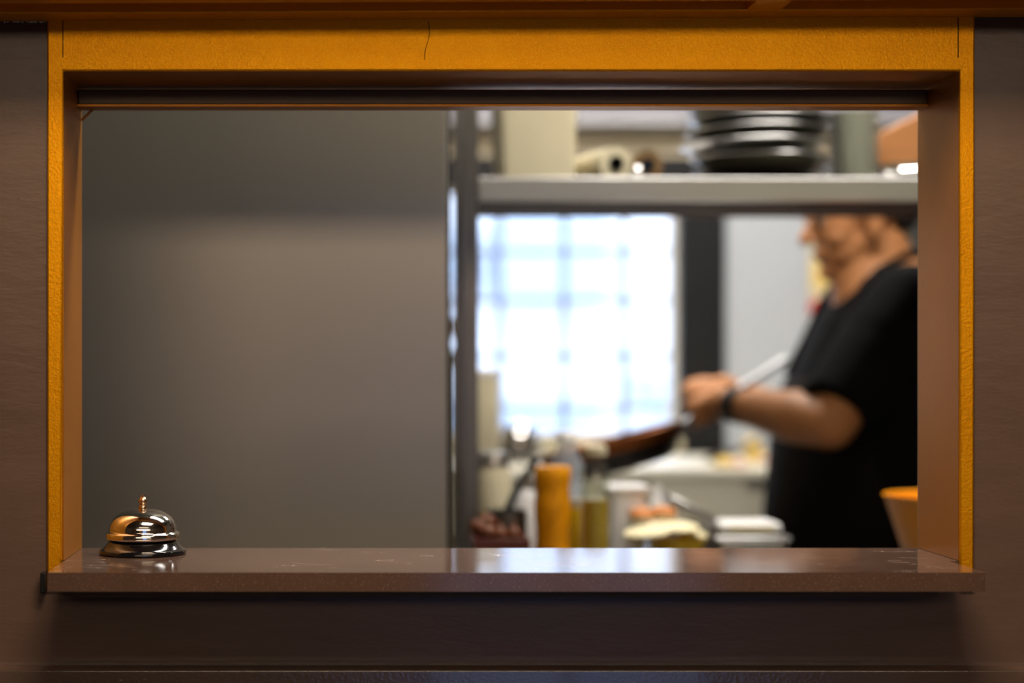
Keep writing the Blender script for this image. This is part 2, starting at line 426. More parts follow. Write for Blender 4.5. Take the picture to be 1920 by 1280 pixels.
# orange soffit projecting over the hatch
sh = 0.0037/0.92
def shear(bm):
    for v in bm.verts: v.co.z += (v.co.x-0.17)*sh
zb = H+0.3445
sf = structroot('trim_1', (0.17, 1.62, zb))
SY = 1.597
bm = B(); add_box(bm, -2.2, 2.4, 1.660, WY0-0.0002, zb, zb+0.05); shear(bm); link('rear_rail', bm, M_orange_dk, sf, bevel=0.0012)
bm = B(); add_box(bm, -2.2, 2.4, SY, SY+0.02, zb, zb+0.05); shear(bm); link('front_rail', bm, M_orange_dk, sf, bevel=0.0012)
for x in (-0.95, at(1432, 30, 1.66).x, 1.5):
    bm = B(); add_box(bm, x-0.017, x+0.017, SY+0.02, 1.660, zb, zb+0.05); shear(bm); link('rib', bm, M_orange_dk, sf, bevel=0.0012)
bm = B(); add_box(bm, -2.2, 2.4, SY+0.0002, 1.6998, zb+0.012, zb+0.048); shear(bm); link('soffit_panel', bm, M_orange_dk, sf)

rnd = random.Random(3)
bm = B()
for k in range(26):
    p = at(2+84*rnd.random()**0.8, 0, 1.697)
    add_ell(bm, (p.x, 1.6975, zb+(p.x-0.17)*sh-0.0006-0.0006*rnd.random()), (0.0006+0.0016*rnd.random(), 0.0012, 0.0004+0.0007*rnd.random()), seg=8)
link('caulk_bead', bm, M_white, sf, label='crumbly white caulk bead')
# moulding under the hatch
M_ledge = pmat('brown_gloss_ledge_paint', srgb(96, 78, 68), 0.17, var=0.08, vscale=7, bump=0.25, bscale=300, spec=1.0, coat=0.5)
bm = B(); zl = H-0.2948
add_prism(bm, [(WY0, zl), (1.679, zl-0.0003), (1.675, zl-0.004), (1.6645, zl-0.11), (WY0, zl-0.11)], 'x', DX0, DX1)
struct('trim_2', bm, M_ledge, bevel=0.0015)

# ================================================================== SERVING COUNTER
ct = thing('serving_counter', 'polished brown quartz counter slab projecting from the orange hatch', 'counter', (0.17, 1.71, OZ0-0.018))
bm = B()
F = 1.603
add_prism(bm, [(OX0, F), (0.6065, F), (0.6065, WY0-0.001), (OX1-0.0002, WY0-0.001), (OX1-0.0002, WY1), (OX0+0.0002, WY1), (OX0+0.0002, WY0-0.001), (OX0, WY0-0.001)], 'z', OZ0-0.018, OZ0)
link('slab', bm, M_quartz, ct, bevel=0.0012, bseg=3)
bm = B(); add_box(bm, at(76, 0, 1.69).x, cx0-0.0002, 1.688, WY0-0.0002, at(0, 1111, 1.69).z, at(0, 1073, 1.69).z); link('recess_shade', bm, M_dark, ct, bevel=0.0008, label='dark block standing in for the shaded recess')  # dark block put in for the shaded recess beside the slab
bm = B(); add_box(bm, OX0+0.003, 0.58, 1.655, WY0-0.004, H-0.2245, OZ0-0.0185); link('support_rail', bm, M_bronze, ct, label='dull orange support rail')

# ================================================================== CALL BELL
bell = thing('call_bell', 'chrome push-top service bell on a black base standing on the counter', 'bell', (-0.2035, 1.765, OZ0+0.0004))
bm = B()
add_lathe(bm, [(0, 0), (0.0442, 0), (0.0450, 0.0008), (0.0450, 0.0030), (0.0444, 0.0040), (0.0425, 0.0048), (0.0395, 0.0072), (0.0368, 0.0105), (0.0350, 0.0132), (0.0338, 0.0142), (0.0300, 0.0147), (0, 0.0147)], 96)
link('base', bm, M_black, bell, world=False)
bm = B()
pr = [(0.0362, 0.0152), (0.0376, 0.0154), (0.0379, 0.0163), (0.0378, 0.0205), (0.0371, 0.0218), (0.0356, 0.0222), (0.0347, 0.0227)]
for k in range(1, 25):
    u = k/24.0; r = 0.0345*(1-u**2.35)**(1/2.15) if u < 1 else 0
    pr.append((r, 0.0229+0.0235*u))
add_lathe(bm, pr+[], 128, cap=False)
pin = [(max(r-0.0012, 0), z-0.0012) for r, z in pr]
link('dome', bm, M_chrome, bell, world=False, smooth=60)
bm = B(); add_lathe(bm, [(0.006, 0.0146), (0.004, 0.018), (0.003, 0.045)], 24); link('stem', bm, M_steel2, bell, world=False)
bm = B()
add_lathe(bm, [(0, 0.0460), (0.0046, 0.0460), (0.0048, 0.0478), (0.0042, 0.0490), (0.0046, 0.0502), (0.0030, 0.0506), (0.0040, 0.0520), (0.0046, 0.0540), (0.0040, 0.0562), (0.0028, 0.0574), (0.0022, 0.0582), (0.0022, 0.0596), (0.0027, 0.0600), (0.0027, 0.0607), (0, 0.0609)], 32)
link('plunger', bm, M_brass, bell, world=False, label='brass plunger button')

# ================================================================== DINING SIDE (seen in reflections and in other views)
lp = thing('pendant_panel', 'square warm pendant light panel hung just in front of the serving hatch', 'light', (0.17, 1.02, 2.2))
bm = B(); add_box(bm, -0.18, 0.52, 0.83, 1.21, 2.216, 2.25); link('housing', bm, M_white, lp)
bm = B(); add_box(bm, -0.15, 0.49, 0.85, 1.19, 2.20, 2.2158); link('diffuser', bm, M_lampn, lp)
for x in (-0.1, 0.44):
    bm = B(); add_rod(bm, (x, 1.02, 2.249), (x, 1.02, CEIL), 0.003, seg=8); link('suspension_cable', bm, M_dark, lp)
lp = thing('fill_panel', 'long warm fill panel added high on the wall behind the viewer', 'light', (0.6, DY0+0.05, 2.4))  # added glowing panel, brightens the header by reflection
bm = B(); add_box(bm, -1.5, 2.7, DY0+0.001, DY0+0.06, 2.10, 2.58); link('fixture', bm, M_white, lp)
bm = B(); add_box(bm, -1.48, 2.68, DY0+0.0602, DY0+0.08, 2.12, 2.56); link('diffuser', bm, M_fill, lp)
lp = thing('ceiling_light', 'wide warm fill panel added under the dining room ceiling', 'light', (0.3, -1.0, CEIL-0.1))  # added panel, softens the soffit shadow on the header
bm = B(); add_box(bm, -0.6, 1.2, -1.35, -0.65, CEIL-0.07, CEIL-0.0005); link('fixture', bm, M_white, lp)
bm = B(); add_box(bm, -0.57, 1.17, -1.32, -0.68, CEIL-0.085, CEIL-0.0702); link('diffuser', bm, pmat('dim_fill_glow', (1, 1, 1, 1), 0.5, var=0, emit=(1.0, 0.78, 0.56), estr=1.2), lp)
bd = thing('added_wall_board', 'orange wooden board added behind the viewer for its reflection', 'board', (0, DY0+0.015, 1.55))  # added to give a warm patch reflected in the refrigerator
bm = B(); add_box(bm, -0.27, 0.27, DY0+0.001, DY0+0.03, 1.58, 1.80); link('board_panel', bm, M_wood, bd, bevel=0.003)
dk = thing('added_dark_cabinet', 'tall dark cabinet added behind the viewer for its reflection', 'cabinet', (-1.1, DY0+0.2, 0))  # added to darken the reflection at the refrigerator's left
bm = B(); add_box(bm, -1.6, -0.75, DY0+0.012, DY0+0.4, 0, 2.0); link('body', bm, M_dark, dk)
bm = B(); add_box(bm, -1.17, -1.15, DY0+0.4, DY0+0.42, 0.9, 1.2); link('handle', bm, M_steel2, dk)

# ================================================================== KITCHEN LAMPS
def ceiling_light(x, y, lab):
    t_ = thing('ceiling_light', lab, 'light', (x, y, CEIL-0.06))
    bm = B(); add_box(bm, x-0.62, x+0.62, y-0.16, y+0.16, CEIL-0.05, CEIL-0.0005); link('fixture', bm, M_white, t_)
    bm = B(); add_box(bm, x-0.6, x+0.6, y-0.14, y+0.14, CEIL-0.062, CEIL-0.0502); link('diffuser', bm, M_klamp, t_)
ceiling_light(0.75, 3.55, 'flat rectangular ceiling light over the rear preparation unit')
ceiling_light(0.75, 2.25, 'flat rectangular ceiling light just behind the serving wall')

# ================================================================== STEEL CABINET (large left)
cab = thing('steel_refrigerator', 'large blank stainless steel refrigerator filling the left half of the hatch', 'refrigerator', (-0.55, 2.6, 0))
cr = at(840, 0, 2.35).x
bm = B(); add_box(bm, -1.4, cr-0.006, 2.36, 3.05, 0.06, 2.15); link('body', bm, M_steel, cab, bevel=0.003)
bm = B(); add_box(bm, -1.4, cr-0.001, 2.35, 2.3598, 0.10, 2.12); link('front_panel', bm, M_steel, cab, bevel=0.002)
bm = B(); add_box(bm, cr-0.0012, cr+0.0035, 2.353, 2.375, 0.10, 2.12); link('gasket', bm, M_rubber, cab)
for x in (-1.3, 0.0):
    for y in (2.45, 2.95):
        bm = B(); add_rod(bm, (x, y, 0), (x, y, 0.062), 0.025); link('foot', bm, M_dark, cab)

# ================================================================== WORKTOPS
WT = 0.98
wk = thing('preparation_table', 'stainless steel preparation table under the overhead shelf', 'table', (0.9, 2.6, 0))
bm = B()
add_prism(bm, [(0.175, 2.36), (2.2, 2.36), (2.2, 2.74), (0.70, 2.74), (0.70, 3.33), (0.175, 3.33)], 'z', WT-0.04, WT)
link('tabletop', bm, M_steel2, wk, bevel=0.002)
bm = B(); add_box(bm, 0.22, 2.15, 2.42, 2.70, 0.25, 0.27); link('undershelf', bm, M_steel2, wk)
for x, y in ((0.23, 2.43), (2.13, 2.43), (2.13, 2.69), (0.23, 3.28), (0.65, 3.28)):
    bm = B(); add_rod(bm, (x, y, 0), (x, y, WT-0.04), 0.02); link('leg', bm, M_steel2, wk)

rk = thing('overhead_shelf', 'stainless steel shelf on posts above the preparation table', 'shelf', (0.7, 2.72, WT))
SZ = H+(685-332)*2.6/3200
SB = H+(685-378)*2.6/3200
pxl = at(870, 0, 2.6).x; pxr = at(897, 0, 2.6).x
bm = B(); add_box(bm, pxr+0.0005, 1.5, 2.6, 2.85, SB, SZ); link('shelf_board', bm, M_steel2, rk, bevel=0.002)
bm = B(); add_box(bm, pxr+0.001, 1.499, 2.606, 2.849, SB-0.0022, SB-0.0002); link('underside_shade', bm, pmat('dark_underside_sheet', srgb(70, 56, 50), 0.8), rk)  # dark sheet added to shade the underside of the steel shelf
for x0 in (pxl, 1.5005):
    bm = B(); add_box(bm, x0, x0+(pxr-pxl), 2.6, 2.625, WT, 2.2); link('post', bm, M_steeld, rk, bevel=0.0015)
bm = B(); add_box(bm, pxl, pxr, 2.82, 2.845, WT, 2.2); link('post', bm, M_steeld, rk, bevel=0.0015)

# rear unit
RZ = 1.095
ru = thing('rear_counter_unit', 'cream-grey steel counter unit with drawers along the back wall', 'counter', (0.8, 4.0, 0))
bm = B(); add_box(bm, 0.1, 1.25, 3.72, 4.30, 0.08, RZ-0.02); link('body', bm, M_unit, ru, bevel=0.002)
bm = B(); add_box(bm, 0.09, 1.26, 3.70, 4.32, RZ-0.0198, RZ); link('unit_top', bm, M_unit, ru, bevel=0.002)
for z0, z1 in ((RZ-0.115, RZ-0.026), (RZ-0.30, RZ-0.121), (RZ-0.6, RZ-0.306)):
    for x0, x1 in ((0.12, 0.66), (0.67, 1.235)):
        bm = B(); add_box(bm, x0, x1, 3.708, 3.7198, z0, z1); d = link('drawer', bm, M_unit, ru, bevel=0.002)
        bm = B(); add_box(bm, (x0+x1)/2-0.07, (x0+x1)/2+0.07, 3.70, 3.7078, z1-0.012, z1-0.004); link('handle', bm, M_steel2, d)

# extractor duct high at the back
du = thing('extractor_duct', 'grey steel extractor duct running high along the back wall', 'duct', (0.9, 4.25, 2.0))
bm = B(); add_box(bm, -0.6, 2.4, 4.33, 4.399, 1.925, 2.14); link('duct_body', bm, pmat('grey_duct_paint', srgb(138, 136, 144), 0.4), du, bevel=0.01)
bm = B(); add_box(bm, -0.6, 2.4, 4.327, 4.3299, 1.935, 1.94); link('duct_lip', bm, M_white, du)

# ================================================================== ON THE SHELF
ST = SZ+0.0005
tb = thing('plastic_tub', 'square cream plastic tub standing at the post end of the steel shelf', 'container', (at(1000, 0, 2.72).x, 2.72, ST))
def tub(w0, w1, d0, d1, h, t_=0.003):
    bm = B()
    def ring(w, d, z, r=0.015):
        pts = []
        for cx, cy, a0 in ((w/2-r, d/2-r, 0), (-w/2+r, d/2-r, PI/2), (-w/2+r, -d/2+r, PI), (w/2-r, -d/2+r, 1.5*PI)):
            for k in range(5):
                a = a0+PI/2*k/4; pts.append(bm.verts.new((cx+r*math.cos(a), cy+r*math.sin(a), z)))
        return pts
    R = [ring(w0, d0, 0), ring(w1, d1, h), ring(w1-2*t_, d1-2*t_, h), ring(w0-2*t_, d0-2*t_, t_)]
    for A, C in zip(R, R[1:]):
        n = len(A)
        for k in range(n): bm.faces.new((A[k], A[(k+1) % n], C[(k+1) % n], C[k]))
    bm.faces.new(R[0][::-1]); bm.faces.new(R[-1])
    return bm
link('tub_body', tub(0.118, 0.128, 0.12, 0.13, 0.15), M_cream, tb, world=False)
bm = B(); add_box(bm, -0.067, 0.067, -0.068, 0.068, 0.1435, 0.155); link('lid', bm, M_white, tb, world=False, bevel=0.003)

def roll(px, py, lab, mat, rr, lean):
    Y = 2.66; c = at(px, py, Y); c.z = ST+rr+0.0005
    r_ = thing('wrap_roll', lab, 'roll', (c.x, Y, c.z), rot=(0, 0, lean), group=None)
    bm = B()
    M = Matrix.Rotation(-PI/2, 4, 'X')
    prof = [(rr*0.46, 0), (rr, 0), (rr, 0.16), (rr*0.46, 0.16), (rr*0.46, 0)]
    add_lathe(bm, prof, 48, M, cap=False); link('wrap', bm, mat, r_, world=False)
    bm = B(); add_lathe(bm, [(rr*0.40, -0.003), (rr*0.455, -0.003), (rr*0.455, 0.163), (rr*0.40, 0.163), (rr*0.40, -0.003)], 32, M, cap=False)
    link('core_tube', bm, M_dark, r_, world=False)
roll(1155, 308, 'thick cream wrap roll lying end-on beside the cream tub', M_cream, 0.027, 0.25)
roll(1214, 306, 'slimmer brownish wrap roll lying end-on beside the thick roll', M_bronze, 0.024, -0.02)
sp = thing('glint_ball', 'small chrome ball added as the glint in front of the two wrap rolls', 'knob', (at(1195, 0, 2.625).x, 2.625, ST))  # ball added to make the highlight beside the rolls
bm = B(); add_ell(bm, (0, 0, 0.010), (0.010, 0.010, 0.010)); add_rod(bm, (0, 0, 0.01), (0.006, 0.024, 0.006), 0.004); link('glint_body', bm, M_chrome, sp, world=False)

# pans stacked
def pan(mat, r, name, lab, loc, tilt, group):
    o = thing(name, lab, 'pan', loc, rot=tilt, group=group)
    bm = B(); add_lathe(bm, [(0, 0), (r*0.72, 0), (r*0.80, 0.003), (r*0.93, 0.014), (r, 0.0165), (r, 0.0185), (r*0.92, 0.0165), (r*0.78, 0.006), (r*0.70, 0.003), (0, 0.003)], 64)
    link('dish', bm, mat, o, world=False)
    bm = B(); add_tube(bm, [(r*math.cos(2*PI*k/64), r*math.sin(2*PI*k/64), 0.0178) for k in range(64)], 0.0022, 8, closed=True)
    link('rolled_rim', bm, M_steel2 if mat != M_iron else M_iron, o, world=False)
    return o
pcx = at(1418, 0, 2.73).x
spec = [(M_iron, 0.098, 'lowest'), (M_olive, 0.108, 'second from the bottom'), (M_steel2, 0.115, 'third from the bottom'), (M_dolive, 0.112, 'fourth from the bottom'), (M_steel2, 0.114, 'fifth from the bottom'), (M_olive, 0.108, 'sixth from the bottom'), (M_dolive, 0.113, 'seventh from the bottom'), (M_steel2, 0.106, 'topmost')]
nm = {M_iron: 'black iron', M_dolive: 'dark olive', M_olive: 'olive-grey', M_steel2: 'bright steel'}
for i, (m_, r_, where) in enumerate(spec):
    pan(m_, r_, 'round_pan', f'{nm[m_]} round pan, {where} of the wide stack on the shelf', (pcx+0.006*math.sin(i*2.1), 2.73+0.003*math.cos(i), ST+0.0035+i*0.0205+0.001), (0.012*math.sin(i*1.7), 0.014*math.cos(i*1.3), 0), 'round pans stacked on the steel shelf')
# small lids stack
lcx = at(1601, 0, 2.72).x
ordn = ['lowest', 'second', 'third', 'fourth', 'fifth', 'sixth', 'seventh', 'eighth', 'ninth', 'tenth', 'eleventh', 'twelfth', 'topmost']
lid0 = None
for i in range(13):
    lab = f'small grey-green metal dish, {ordn[i]} up in the narrow stack' if 0 < i < 12 else f'small grey-green metal dish, {ordn[i]} of the narrow stack'
    loc = (lcx+0.0012*math.sin(i*2.7), 2.72, ST+0.001+i*0.0088)
    if lid0 is None:
        lid0 = thing('small_dish', lab, 'dish', loc, group='small dishes in the narrow stack')
        bm = B(); add_lathe(bm, [(0, 0), (0.031, 0), (0.0325, 0.0058), (0.0388, 0.0062), (0.0388, 0.0080), (0.0315, 0.0078), (0.029, 0.0022), (0, 0.0022)], 48)
        link('dish_body', bm, M_grey, lid0, world=False)
    else: dup(lid0, loc, lab)
# bread / board at right
bb = thing('cutting_board', 'orange-brown wooden board leaning at the far end of the shelf', 'board', (at(1700, 0, 2.78).x, 2.78, ST))
bm = B(); Mx = Matrix.Translation(bb.location+Vector((0.005, 0, 0.033))) @ Matrix.Rotation(-0.45, 4, 'Y')
add_box(bm, -0.05, 0.16, -0.012, 0.012, 0.0, 0.075, Mx); link('board_body', bm, M_wood, bb, bevel=0.006)
cp = thing('cream_bowl', 'small cream bowl in front of the leaning wooden board', 'bowl', (at(1690, 0, 2.75).x, 2.735, ST))
bm = B(); add_lathe(bm, [(0, 0), (0.018, 0), (0.031, 0.018), (0.035, 0.034), (0.0335, 0.034), (0.029, 0.019), (0.016, 0.003), (0, 0.003)], 48); link('bowl_body', bm, pmat('dull_cream_glaze', srgb(150, 144, 122), 0.5), cp, world=False)
lk = thing('steel_ladle', 'steel ladle lying with its bowl at the shelf front', 'ladle', (at(1668, 0, 2.63).x, 2.63, ST))
bm = B(); add_lathe(bm, [(0, 0), (0.008, 0.001), (0.015, 0.007), (0.017, 0.014), (0.016, 0.014), (0.0135, 0.007), (0.007, 0.002), (0, 0.002)], 32); link('ladle_bowl', bm, M_chrome, lk, world=False)
bm = B(); add_tube(bm, [(0.016, 0, 0.013), (0.05, 0.0, 0.016), (0.11, 0.005, 0.012)], 0.003); link('handle', bm, M_chrome, lk, world=False)

# ================================================================== BOTTLES AND FOOD ON THE TABLE
WS = WT+0.0005
def lathe_thing(name, lab, cat, px, Y, parts, z=WS, seg=40, group=None):
    o = thing(name, lab, cat, (at(px, 0, Y).x, Y, z), group=group)
    for nme, prof, mat_, plab in parts:
        bm = B(); add_lathe(bm, prof, seg, cap=False); link(nme, bm, mat_, o, world=False, label=plab, smooth=50)
    return o
hy = at(0, 874, 2.5).z-WS
k_ = hy/0.194
lathe_thing('sauce_bottle', 'yellow squeeze bottle with a pinched waist beside the clear bottle', 'bottle', 1036, 2.5, [
    ('bottle_body', [(0, 0), (0.025, 0), (0.026, 0.02), (0.0255, 0.06), (0.0245, 0.095), (0.0268, 0.125), (0.0268, 0.14), (0.0245, 0.155), (0.0262, 0.172), (0.0272, hy-0.004), (0.025, hy), (0, hy)], M_yel, None)])
hc = at(0, 812, 2.62).z-WS
lathe_thing('water_bottle', 'clear plastic bottle with a whitish cap behind the yellow bottle', 'bottle', 1063, 2.62, [
    ('bottle_body', [(0, 0), (0.028, 0), (0.029, 0.01), (0.029, hc-0.075), (0.024, hc-0.045), (0.0135, hc-0.02), (0.0135, hc-0.012), (0, hc-0.012)], M_clear, None),
    ('cap', [(0, hc-0.0118), (0.017, hc-0.0118), (0.017, hc+0.001), (0.015, hc+0.003), (0, hc+0.003)], M_white, 'whitish cap')])
ho = at(0, 838, 2.5).z-WS; hl = at(0, 935, 2.5).z-WS
lathe_thing('oil_bottle', 'slim glass bottle part filled with green-yellow oil beside the clear bottle', 'bottle', 1116, 2.5, [
    ('glass_body', [(0, 0), (0.0205, 0), (0.021, 0.003), (0.021, ho-0.035), (0.019, ho-0.028), (0.0145, ho-0.02), (0.0145, ho-0.012), (0, ho-0.012)], M_glass, None),
    ('oil', [(0, 0.002), (0.0195, 0.002), (0.0195, hl), (0, hl)], M_oil, 'green-yellow oil'),
    ('cap', [(0, ho-0.0118), (0.0175, ho-0.0118), (0.0175, ho), (0.012, ho+0.004), (0, ho+0.004)], M_cream, 'cream cap')])
hs = at(0, 935, 2.56).z-WS
lathe_thing('small_jar', 'small green-brown jar between the clear and the oil bottle', 'jar', 1085, 2.555, [
    ('jar_body', [(0, 0), (0.014, 0), (0.015, 0.004), (0.015, hs-0.02), (0.013, hs-0.013), (0, hs-0.013)], M_oil, None),
    ('lid', [(0, hs-0.0128), (0.0135, hs-0.0128), (0.0135, hs), (0, hs)], M_cream, 'cream lid')])
h1 = at(0, 690, 3.2).z-WS
lathe_thing('cream_canister', 'wide cream canister just beside the shelf post in front of the window', 'canister', 903, 3.2, [
    ('canister_body', [(0, 0), (0.031, 0), (0.033, 0.004), (0.033, h1-0.02), (0.031, h1-0.015), (0, h1-0.015)], M_cream, None),
    ('lid', [(0, h1-0.0148), (0.034, h1-0.0148), (0.034, h1-0.003), (0.03, h1), (0, h1)], M_white, 'white lid')])
h2 = at(0, 555, 3.0).z-WS
lathe_thing('pepper_mill', 'tall cream mill seen in the gap between refrigerator and shelf post', 'mill', 860, 3.0, [
    ('mill_body', [(0, 0), (0.021, 0), (0.021, 0.02), (0.015, 0.05), (0.014, h2-0.13), (0.018, h2-0.11), (0.011, h2-0.09), (0.009, h2-0.08), (0, h2-0.08)], M_cream, None),
    ('mill_head', [(0, h2-0.0799), (0.010, h2-0.0799), (0.016, h2-0.06), (0.016, h2-0.045), (0.009, h2-0.03), (0.012, h2-0.015), (0.008, h2), (0, h2)], M_brass, 'brass-toned head')])
h3 = at(0, 848, 2.66).z-WS
lathe_thing('glass_jar', 'cloudy glass jar with steel lid close beside the shelf post', 'jar', 925, 2.68, [
    ('jar_body', [(0, 0), (0.027, 0), (0.029, 0.005), (0.029, h3-0.04), (0.023, h3-0.022), (0, h3-0.022)], M_cream, None),
    ('lid', [(0, h3-0.0218), (0.025, h3-0.0218), (0.025, h3-0.006), (0.022, h3), (0, h3)], M_steel2, 'steel lid')])
h4 = at(0, 890, 2.6).z-WS
lathe_thing('white_bottle', 'white plastic bottle standing just behind the black handle', 'bottle', 985, 2.60, [
    ('bottle_body', [(0, 0), (0.019, 0), (0.020, 0.004), (0.020, h4-0.04), (0.010, h4-0.02), (0, h4-0.02)], M_white, None),
    ('cap', [(0, h4-0.0198), (0.011, h4-0.0198), (0.008, h4), (0, h4)], M_steel2, 'grey cap')])
# steel cup with a ladle and a long black handle
h5 = at(0, 955, 2.54).z-WS
lathe_thing('utensil_pot', 'dark steel pot holding the slanting black-handled utensil', 'pot', 950, 2.53, [
    ('pot_body', [(0, 0), (0.028, 0), (0.030, 0.004), (0.030, h5), (0.0285, h5), (0.0285, 0.006), (0, 0.004)], M_steeld, None)])
ut = thing('black_tongs', 'black-handled utensil slanting out of the dark steel pot', 'utensil', at(950, 960, 2.53))
bm = B(); a = at(948, 960, 2.53); b_ = at(1008, 858, 2.55); add_tube(bm, [a, a.lerp(b_, 0.5)+Vector((-0.002, 0, 0.003)), b_], 0.0055); link('handle', bm, M_rubber, ut)
bm = B(); add_tube(bm, [a+Vector((-0.003, 0, -0.08)), a], 0.003); link('shaft', bm, M_steel2, ut)
# tomatoes on small dish by the post
rb = thing('vegetable_crate', 'small dark crate of tomatoes and onions close to the shelf post', 'crate', (0.225, 2.42, WS))
bm = B()
for x0, x1, y0, y1 in ((-0.038, 0.040, -0.047, -0.043), (-0.038, 0.040, 0.044, 0.048), (-0.038, -0.034, -0.043, 0.044), (0.036, 0.040, -0.043, 0.044)):
    add_box(bm, x0, x1, y0, y1, 0, 0.098)
link('crate_wall', bm, M_maroon, rb, world=False, bevel=0.001)
bm = B(); add_box(bm, -0.0338, 0.0358, -0.0428, 0.0438, 0, 0.086); link('crate_bottom', bm, M_dark, rb, world=False)
for i, (px, py, Y, lab) in enumerate(((912, 978, 2.43, 'orange tomato heaped nearest the shelf post'), (898, 988, 2.425, 'orange tomato half hidden by the shelf post'), (915, 998, 2.405, 'lowest orange tomato at the dark crate rim'))):
    p = at(px, py, Y)
    t_ = thing('tomato', lab, 'tomato', (p.x, p.y, p.z-0.013), group='tomatoes by the shelf post')
    bm = B(); add_ell(bm, (0, 0, 0.013), (0.0145, 0.0145, 0.0125)); link('tomato_flesh', bm, M_tom, t_, world=False)
    bm = B(); add_rod(bm, (0, 0, 0.0245), (0.001, 0, 0.031), 0.0014, seg=8); link('stem', bm, M_green, t_, world=False)
# onions in front
for i, (px, py, lab) in enumerate(((963, 1002, 'coppery onion beside the yellow bottle'), (938, 1004, 'coppery onion in front of the utensil pot'))):
    p = at(px, py, 2.41)
    t_ = thing('onion', lab, 'onion', (p.x, 2.41, WS+0.0865), group='onions on the table')
    hh = 0.031
    bm = B(); add_lathe(bm, [(0, 0), (0.006, 0.001), (0.0105, 0.006), (0.0118, hh*0.45), (0.0095, hh*0.68), (0.005, hh*0.82), (0.0028, hh*0.93), (0.002, hh), (0, hh)], 32, cap=False); link('onion_skin', bm, M_tom, t_, world=False, smooth=60)
    bm = B(); add_tube(bm, [(0, 0, hh*0.97), (0.002, 0, hh+0.005)], 0.0014); link('onion_tip', bm, M_wood, t_, world=False)

# white tub, bottle, scoop, bowl with breads
wt = thing('white_tub', 'lilac-white plastic tub between the oil bottle and the buns', 'tub', (at(1172, 0, 2.68).x, 2.68, WS))
hh = at(0, 912, 2.68).z-WS
link('tub_body', tub(0.052, 0.06, 0.07, 0.08, hh), M_white, wt, world=False)
bm = B(); add_box(bm, -0.032, 0.032, -0.042, 0.042, hh-0.006, hh+0.003); link('lid', bm, M_white, wt, world=False, bevel=0.002)
hh = at(0, 905, 2.70).z-WS
lathe_thing('squeeze_bottle', 'translucent cone-topped squeeze bottle behind the buns', 'bottle', 1232, 2.70, [
    ('bottle_body', [(0, 0), (0.017, 0), (0.018, 0.004), (0.018, hh-0.05), (0.014, hh-0.04), (0, hh-0.04)], M_clear, None),
    ('nozzle', [(0, hh-0.0398), (0.013, hh-0.0398), (0.003, hh), (0, hh)], M_white, 'white nozzle')])
yb = lathe_thing('yellow_bowl', 'shallow olive-yellow bowl heaped with pale flatbread', 'bowl', 1268, 2.60, [
    ('bowl_body', [(0, 0), (0.024, 0), (0.034, 0.022), (0.043, 0.076), (0.0415, 0.076), (0.032, 0.023), (0.022, 0.003), (0, 0.003)], M_oil, None)])
zf = WS+0.044
for i, (px, py, w_, lab) in enumerate(((1215, 994, 0.046, 'pale flatbread lying towards the oil bottle'), (1262, 985, 0.052, 'pale flatbread in the middle of the heap'), (1292, 996, 0.034, 'pale flatbread nearest the white box'))):
    p = at(px, py, 2.60+0.030*(i-1))
    t_ = thing('flatbread', lab, 'bread', (p.x, p.y, p.z-0.008), group='flatbreads heaped over the yellow bowl', rot=(0.15, 0.12*(i-1), 0.3*i))
    bm = B(); add_ell(bm, (0, 0, 0.006), (w_*0.8, 0.030, 0.007)); link('bread_crumb', bm, M_dough, t_, world=False)
for i, (px, py, lab) in enumerate(((1203, 963, 'golden bun on the heap nearest the oil bottle'), (1243, 960, 'golden bun on the heap nearest the steel scoop'))):
    p = at(px, py, 2.625)
    t_ = thing('bread_bun', lab, 'bun', (p.x, p.y, p.z-0.012), group='golden buns on the flatbread')
    bm = B(); add_ell(bm, (0, 0, 0.011), (0.021, 0.020, 0.011)); link('bun_crust', bm, M_bun, t_, world=False)
    bm = B(); add_ell(bm, (0, 0, 0.004), (0.0215, 0.0205, 0.004)); link('bun_base', bm, M_dough, t_, world=False)
sc = thing('steel_tray', 'grey steel food pan leaning behind the heap of bread', 'tray', (at(1300, 0, 2.70).x, 2.70, WS))
bm = B(); Mx = Matrix.Translation((at(1292, 958, 2.68).x, 2.70, at(0, 957, 2.68).z)) @ Matrix.Rotation(0.45, 4, 'Y')
add_box(bm, -0.040, 0.040, -0.05, 0.05, -0.012, 0.010, Mx); link('pan_body', bm, M_steel2, sc, bevel=0.003)
bm = B(); add_box(bm, -0.03, 0.03, -0.04, 0.04, 0, at(0, 957, 2.68).z-WS-0.022); link('pan_stand', bm, M_steeld, sc, world=False)
wb_ = thing('white_box', 'white rectangular box resting on the lidded steel pan beside the cook', 'box', (at(1398, 0, 2.66).x, 2.66, WS+0.0785))
zt = at(0, 980, 2.62).z; 
bm = B(); add_box(bm, -0.047, 0.047, -0.04, 0.04, 0, zt-WS-0.0785); link('box_body', bm, M_white, wb_, world=False, bevel=0.006)
bm = B(); add_box(bm, -0.035, 0.035, -0.0405, -0.0399, 0.006, zt-WS-0.0785-0.004); link('box_panel', bm, M_paper, wb_, world=False)
sp2 = thing('lidded_steel_pan', 'lidded stainless food pan under the white box', 'pan', (at(1398, 0, 2.66).x, 2.66, WS))
link('pan_body', tub(0.10, 0.112, 0.09, 0.10, 0.071), M_steel2, sp2, world=False)
bm = B(); add_box(bm, -0.058, 0.058, -0.052, 0.052, 0.0712, 0.0778); link('lid', bm, M_steel2, sp2, world=False, bevel=0.002)

